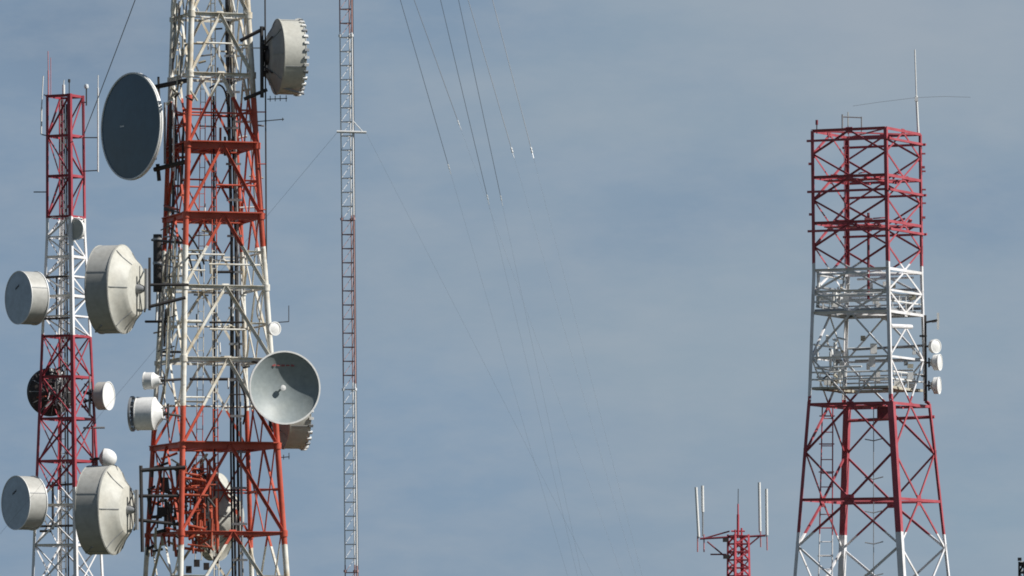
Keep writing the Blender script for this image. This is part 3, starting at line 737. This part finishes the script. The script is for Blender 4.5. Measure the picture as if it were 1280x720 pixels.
# lower legs are heavier
for k in ('n', 'b'):
    mb = MB(); mb.angle(TR.c(k, 506) + Vector((0, -.05, 0)), TR.c(k, TR.gy()) + Vector((0, -.05, 0)), 7.6 * TR.u, TR.out('l', 'n', 600)); TR.part('leg_stiffener', mb)
panels = [(166, 224, 2.4), (224, 281, 2.4), (281, 340, 2.4), (340, 393, 2.4), (393, 505, 2.4), (507, 626, 2.6), (626, 742, 2.8), (742, 850, 2.8)]
for y0, y1, w_ in panels:
    for a, b in faces:
        TR.diamond(a, b, y0, y1, w_, top=(18 if (y0 == 393 and (a, b) == ('n', 'r')) else 1), bot=1)
        TR.beam(a, b, y0, 3.4)
        if y0 in (340, 393): TR.beam(a, b, (y0 + y1) / 2, 2.6, 'secondary_beam')
        if y0 > 160: TR.plate(TR.mid(a, b, y0 + .5), TR.out(a, b, y0), 9 if y0 < 600 else 13, 7 if y0 < 600 else 13)
        else: TR.plate(TR.mid(a, b, y0 + 2), TR.out(a, b, y0), 14, 4)
    for a, b in (('n', 'b'), ('l', 'r')): TR.br(TR.c(a, y0 + 1.2), TR.c(b, y0 + 1.2), 2.2, (0, 0, 1), name='plan_brace')
    for k in 'nrlb': TR.plate(TR.c(k, (y0 + y1) / 2), TR.out(*(('l', 'n') if k in 'nl' else ('r', 'b')), y0), 5, 10)
# rails that stick out past the corners in the red top
for y in (178.5, 242, 291):
    for a, b in (('l', 'n'), ('n', 'r'), ('r', 'b')):
        e = TR.out(a, b, y) * .12; mb = MB(); p, q = TR.c(a, y) + e, TR.c(b, y) + e; v = (q - p).normalized() * .3
        mb.bar(p - v, q + v, 2.8 * TR.u); TR.part('antenna_rail', mb)
for y in (207, 270): # short pegs at left and right corners
    for k, sg in (('l', -1), ('r', 1)):
        p = TR.c(k, y); mb = MB().bar(p, p + Vector((sg * 6 * TR.u, 0, 0)), 3 * TR.u); TR.part('peg', mb)
for y in (190, 235, 252, 212):
    p = TR.c('r', y); TR.part('peg', MB().bar(p, p + Vector((7 * TR.u, 0, 0)), 2 * TR.u))
# clutter of antenna brackets in rings
for y in (222, 279):
    for k in range(6):
        tt = random.uniform(.2, .9); p = TR.mid('l', 'n', y, tt) + Vector((0, .4, random.uniform(-.15, .1)))
        TR.part('bracket', MB().bar(p, p + Vector((random.uniform(.3, .9), random.uniform(0, .6), random.uniform(-.25, .1))), random.uniform(.06, .12)), M['maroon'] if k % 2 else None)
    for k in range(5):
        tt = random.uniform(.15, .9); p = TR.mid('n', 'r', y, tt) + Vector((0, .3, random.uniform(-.1, .25)))
        TR.part('bracket', MB().bar(p, p + Vector((random.uniform(-.6, .5), random.uniform(0, .5), random.uniform(-.25, .1))), random.uniform(.08, .14)))
for y in (226, 284, 508):   # walkway deck inside the rings
    for tt in (.32, .68):
        TR.br(TR.mid('l', 'n', y + 1, tt), TR.mid('b', 'r', y + 1, tt), 3, (0, 0, 1), name='deck_beam')
    mb = MB(); p, q = TR.mid('l', 'n', y + 2, .12), TR.mid('l', 'n', y + 2, .88); e = TR.out('l', 'n', y) * (-.55)
    mb.bar(p + e, q + e, .8, .05); TR.part('walkway', mb)
TR.ladder(1055, 1061, 160, 340, 20, 11, 1.0, None, 1056, 1062)
TR.ladder(1028, 1041, 506, 780, 30, 17, 1.9, None, 1022, 1040)
mb = MB()
for y in range(520, 760, 35):   # ladder cage hoops
    for k in range(8):
        a0, a1 = math.pi * k / 8, math.pi * (k + 1) / 8; cx = 1034 - (y - 506) * .012
        mb.tube(TR.pt(cx + 9 * math.cos(a0), y, 30 + 12 * math.sin(a0)), TR.pt(cx + 9 * math.cos(a1), y, 30 + 12 * math.sin(a1)), .9 * TR.u, 6)
TR.part('ladder_cage', mb)
TR.tubep('cable_post', [(1092, 508, 20), (1092, 760, 20)], 1.1, M['galv'])
for y in (550, 598, 640, 679, 719):
    TR.tubep('cable_arm', [(1081, y - 1, 20), (1092, y + 1, 20), (1104, y - 2, 20)], 1.4, M['galv'])
TR.tubep('hanging_pole', [(1085.5, 266, -30), (1085.5, 374, -30)], 3.4, M['maroon'])
TR.tubep('side_pole', [(1156.5, 394, 12), (1157.5, 502, 12)], 3.2, M['steel'])
for pts in ([(1150, 420, 20), (1158, 420, 12)], [(1152, 470, 20), (1158, 470, 12)], [(1157, 433, 12), (1167, 433, 6)], [(1157, 453, 12), (1166, 454, 6)], [(1157, 482, 12), (1168, 482, 6)], [(1157, 403, 12), (1172, 400, 6)]):
    TR.tubep('dish_arm', pts, 2.6, M['steel'])
TR.tubep('cross_beam', [(1113, 407.5, -66), (1139, 408.5, -5)], 5.5, None)
TR.tubep('back_beam', [(1060, 526, 64), (1168, 521, 30)], 4.2, None)
TR.tubep('back_beam', [(1066, 437, 60), (1153, 432, 28)], 3.2, M['galv'])
# equipment platforms
def platform(y, mat, rail):
    for a, b in faces:
        e = TR.out(a, b, y) * (-.35); mb = MB(); mb.bar(TR.c(a, y) + e * 1.6, TR.c(b, y) + e * 1.6, .8, .14); TR.part('platform_deck', mb, M[mat])
        for hh in (11, 20):
            mb = MB(); mb.tube(TR.c(a, y - hh) + e * .5, TR.c(b, y - hh) + e * .5, .05, 6); TR.part('guard_rail', mb, M[rail])
        for k in range(1, 5):
            p = TR.mid(a, b, y, k / 5) + e * .5; TR.part('rail_post', MB().tube(p, p + Vector((0, 0, 20 * TR.u)), .03, 6), M[rail])
platform(487, 'pipe', 'white'); platform(390, 'galv', 'white')
for i in range(46):
    x = random.uniform(1022, 1062) if i % 3 else random.uniform(1075, 1150); y0 = random.choice((360, 372, 382, 425, 440, 455, 470, 478)) + random.uniform(-5, 5); dd = random.uniform(-25, 50)
    if i % 3 == 0: mb = MB().box(TR.pt(x, y0, dd), random.uniform(4, 9) * TR.u, .3, random.uniform(4, 9) * TR.u); nm = 'equipment_box'
    else: mb = MB().tube(TR.pt(x, y0, dd), TR.pt(x + random.uniform(-12, 12), y0 + random.uniform(-9, 9), dd + random.uniform(-8, 8)), random.uniform(1., 2.1) * TR.u, 8); nm = 'bracket'
    TR.part(nm, mb, M[random.choice(('white', 'white', 'galv', 'pipe', 'steel'))])
for x, y0, y1, w_ in ((1044, 428, 470, 4.5), (1038, 440, 466, 3.2), (1052, 452, 476, 6)):
    TR.tubep('equipment_drum', [(x, y0, 5), (x, y1, 5)], w_, M['white'])
for x, y0 in ((1090, 452), (1096, 470), (1092, 436)):
    TR.part('equipment_box', MB().box(TR.pt(x, y0, 0), 8 * TR.u, .35, 13 * TR.u), M['white'])
TR.part('equipment_box', MB().box(TR.pt(1104, 516, 10), 15 * TR.u, .5, 15 * TR.u), M['maroon'])
for y, w_, m_ in ((345, 2.6, 'white'), (360, 3.2, 'galv'), (372, 2.4, 'white'), (384, 3.6, 'galv'), (432, 2.6, 'white'), (447, 2.6, 'galv'), (461, 2.4, 'white'), (472, 2.4, 'white')):
    for a, b in (('r', 'b'), ('b', 'l')):
        TR.beam(a, b, y, w_, 'equipment_rail', 'tube', mat=M[m_], ta=random.uniform(0, .15), tb=random.uniform(.8, 1))
    if y in (345, 372, 461): TR.beam('l', 'n', y, w_, 'equipment_rail', 'tube', mat=M[m_], ta=.05, tb=random.uniform(.55, .95))
for i in range(16):
    x = random.uniform(1020, 1062); y0 = random.choice((340, 362, 436, 462)); dd = random.uniform(-40, 10)
    TR.tubep('equipment_post', [(x, y0, dd), (x + random.uniform(-1, 1), y0 + random.uniform(12, 28), dd)], random.choice((2.2, 3.0, 4.0)), M[random.choice(('white', 'white', 'white', 'galv'))])
for x, y0, w_, h_ in ((1030, 372, 9, 7), (1043, 380, 8, 8), (1057, 374, 7, 9), (1048, 444, 7, 10), (1034, 478, 8, 7), (1122, 480, 8, 8), (1138, 470, 7, 9), (1095, 376, 8, 8)):
    TR.part('equipment_box', MB().box(TR.pt(x, y0, -20), w_ * TR.u, .3, h_ * TR.u), M['white'])
# frame on the roof
TR.tubep('roof_frame', [(1053, 168, 10), (1053, 143, 10)], 2.2, M['galv']); TR.tubep('roof_frame', [(1077, 168, 10), (1077, 146, 10)], 1.8, M['galv']); TR.tubep('roof_frame', [(1053, 146, 10), (1077, 147, 10)], 1.6, M['galv']); TR.tubep('roof_frame', [(1060, 168, 14), (1060, 140, 14)], 1.2, M['pipe'])
# antennas of the right tower
gs = 'small white dishes on the dark pole of the right tower'
dish('small_drum_dish', 'small white round dish, upper of three on the dark pole of the right tower', TR, 1166.5, 433, 4, 8.5, 40, 5, 3, 3, shroud='white', back='white', front='white', rim='white', ribs=0, hubd=2, seam=False, bulge=.15, group=gs)
dish('small_drum_dish', 'small white drum dish, middle of three on the dark pole of the right tower', TR, 1168, 453, 4, 10, 68, 7, 4, 4, shroud='white', back='drum', front='white', rim='white', ribs=0, hubd=2, seam=False, bulge=.1, group=gs)
dish('small_drum_dish', 'small white drum dish, lowest of three on the dark pole of the right tower', TR, 1168, 482, 4, 10.5, 72, 6, 4, 4, shroud='white', back='drum', front='white', rim='white', ribs=0, hubd=2, seam=False, bulge=.1, group=gs)
pa = thing('panel_antenna', 'thin white upright panel above the small round dishes of the right tower', 'antenna', TR.pt(1172.5, 412, 6))
link('panel', MB().bar(TR.pt(1172.5, 412, 6), TR.pt(1172.5, 391, 6), 3 * TR.u, 1.6 * TR.u, up=(0, 1, 0)), M['white'], pa)
link('bracket', MB().tube(TR.pt(1165, 403, 8), TR.pt(1171.6, 402, 6), .03, 6), M['galv'], pa)
wr = thing('whip_antenna', 'tall white whip with a long thin crossbar on the right corner of the right tower', 'antenna', TR.pt(1148, 168, 25))
link('mast', MB().tube(TR.pt(1148, 170, 25), TR.pt(1145.5, 120, 25), 1.5 * TR.u, 10, up=(0, -1, 0)), M['white'], wr)
link('rod', MB().tube(TR.pt(1145.5, 121, 25), TR.pt(1143.5, 62, 25), .85 * TR.u, 8, up=(0, -1, 0)), M['white'], wr)
link('crossbar', MB().path([TR.pt(1066, 132.5, 25), TR.pt(1100, 127.5, 25), TR.pt(1145, 122, 25), TR.pt(1180, 120.5, 25), TR.pt(1213, 121.5, 25)], .011, 6), M['thinwire'], wr)
link('clamp', MB().box(TR.pt(1145.5, 124, 25), 4 * TR.u, 4 * TR.u, 5 * TR.u), M['white'], wr)
ol = thing('obstruction_lamp', 'tiny dark lamp on the left corner of the right tower top', 'lamp', TR.pt(1021, 166, -20))
link('stem', MB().tube(TR.pt(1021, 167, -20), TR.pt(1021, 155, -20), .03, 8), M['steel'], ol)
link('lamp_head', MB().tube(TR.pt(1021, 156, -20), TR.pt(1021, 150, -20), .075, 10), M['maroon'], ol)

# ================================================================ SMALL FAR MAST
DS = 430.
mat_s = banded('small_mast_paint', DS, [900], (.42, .05, .07), (.75, .76, .77), True, .3)
ysS = [660, 720, 937]
nS = [919, 919, 919]; rS = [935, 936.5, 941]; lS = [910.5, 910, 908]
TS = Tower('small_lattice_mast', 'small red lattice mast with two arms of white tubes, low beside the right tower', 'mast', DS, ysS, sq(nS, rS, lS), mat_s)
for k in TS.keys: TS.leg(k, 668, TS.gy(), 2.7, 'angle')
ringsS = [670, 680, 690, 700, 710, 720, 732, 744, 760, 780, 800, 825, 850, 880, 910]
for i, y in enumerate(ringsS):
    for a, b in faces:
        TS.beam(a, b, y, 2.0)
        if i + 1 < len(ringsS): TS.cross(a, b, y, ringsS[i + 1], 1.8, both=False, flip=i % 2 == 1)
TS.tubep('spire', [(922.5, 672, 0), (922.5, 643, 0)], 3.2, None); TS.tubep('spire', [(922.5, 644, 0), (922.5, 630, 0)], 1.9, None); TS.tubep('spire', [(922.6, 631, 0), (922.8, 611, 0)], .9, M['steel'])
for pts, w_ in (([(919, 662, -6), (919, 672, -6)], 2), ([(927, 660, 0), (927, 672, 0)], 2.4), ([(914, 664, 0), (931, 664, 0)], 2)): TS.tubep('spire_brace', pts, w_, None)
TS.tubep('side_arm', [(875, 673.5, 0), (919, 671, 0)], 2.6, M['maroon']); TS.tubep('side_arm', [(919, 671.5, 0), (957, 669.5, 0)], 2.6, M['maroon'])
for pts in ([(884, 677, 0), (908, 697, 0)], [(949, 671, 0), (922, 693, 0)], [(888, 693, 0), (908, 693, 0)], [(880, 673, 4), (912, 664, 4)]): TS.tubep('arm_brace', pts, 1.9, M['maroon'])
for pts in ([(872, 670, 0), (872, 690, 0)], [(880, 668, 6), (880, 690, 6)], [(950.5, 664, 0), (951, 684, 0)], [(958.5, 664, 0), (959, 688, 0)]): TS.tubep('tube_holder', pts, 1.7, M['pinkfg'])
TS.part('equipment_box', MB().box(TS.pt(907, 675, -10), 7 * TS.u, .3, 5 * TS.u), M['steel']); TS.part('equipment_box', MB().box(TS.pt(908, 696, -10), 8 * TS.u, .3, 5 * TS.u), M['steel'])
gt4 = 'white tube antennas on the small red mast'
for xa, ya, xb, yb, dd, lab in ((873.3, 671, 870, 609, 0, 'leftmost white tube antenna on the left arm of the small mast'), (878.5, 640, 878, 607, 6, 'short white tube antenna, second from left on the small mast'),
                                (950, 664, 949, 603, 0, 'tallest white tube antenna, inner one on the right arm of the small mast'), (958.6, 669, 958, 611, 0, 'rightmost white tube antenna of the small mast')):
    r_ = thing('tube_antenna', lab, 'antenna', TS.pt(xa, ya, dd), group=gt4)
    link('tube', MB().tube(TS.pt(xa, ya, dd), TS.pt(xb, yb, dd), 1.75 * TS.u, 12, up=(0, -1, 0)), M['white'], r_)
    link('end_cap', MB().tube(TS.pt(xa, ya + (2 if ya > 650 else 30), dd), TS.pt(xa, ya, dd), 1.0 * TS.u, 8, up=(0, -1, 0)), M['galv'], r_)

# ================================================================ mast top in the corner
DC = 380.
mat_c = plain('black_steel', (.02, .022, .026), .5)
TC = Tower('dark_mast', 'top of a dark mast just showing in the bottom right corner', 'mast', DC, [700, 942], sq([1281, 1281], [1292, 1294], [1274.5, 1273]), mat_c)
for k in TC.keys: TC.leg(k, 702, TC.gy(), 2.6, 'angle')
for i, y in enumerate((704, 716, 728, 742, 760, 780, 805, 830, 860, 900)):
    for a, b in faces:
        TC.beam(a, b, y, 2.4)
        TC.cross(a, b, y, y + 12, 2, both=False, flip=i % 2 == 1)
for x, y in ((1274.5, 699), (1275.5, 706)): TC.part('lamp_box', MB().box(TC.pt(x, y, 0), 4.5 * TC.u, .25, 4 * TC.u), M['cable'])
for x, y in ((1277, 703), (1278, 714)): TC.part('bracket', MB().box(TC.pt(x, y, 2), 3 * TC.u, .2, 3 * TC.u), M['white'])

# ================================================================ camera and render
cam = bpy.data.cameras.new('camera'); co = bpy.data.objects.new('camera', cam); COL.objects.link(co)
co.location = (0, 0, CZ); co.rotation_euler = (R(90), 0, 0)
cam.sensor_width = 36; cam.lens = F / 1280 * 36; cam.shift_y = (HY - 360) / 1280
cam.clip_start = 1; cam.clip_end = 20000
S.camera = co
S.render.engine = 'CYCLES'
S.view_settings.view_transform = 'Standard'; S.view_settings.look = 'None'; S.view_settings.exposure = .2; S.view_settings.gamma = 1
S.view_settings.use_curve_mapping = False
S.cycles.max_bounces = 5; S.cycles.use_adaptive_sampling = False
S.cycles.use_denoising = True; S.cycles.denoiser = 'OPENIMAGEDENOISE'; S.cycles.denoising_input_passes = 'RGB_ALBEDO_NORMAL'
S.cycles.filter_width = 1.8
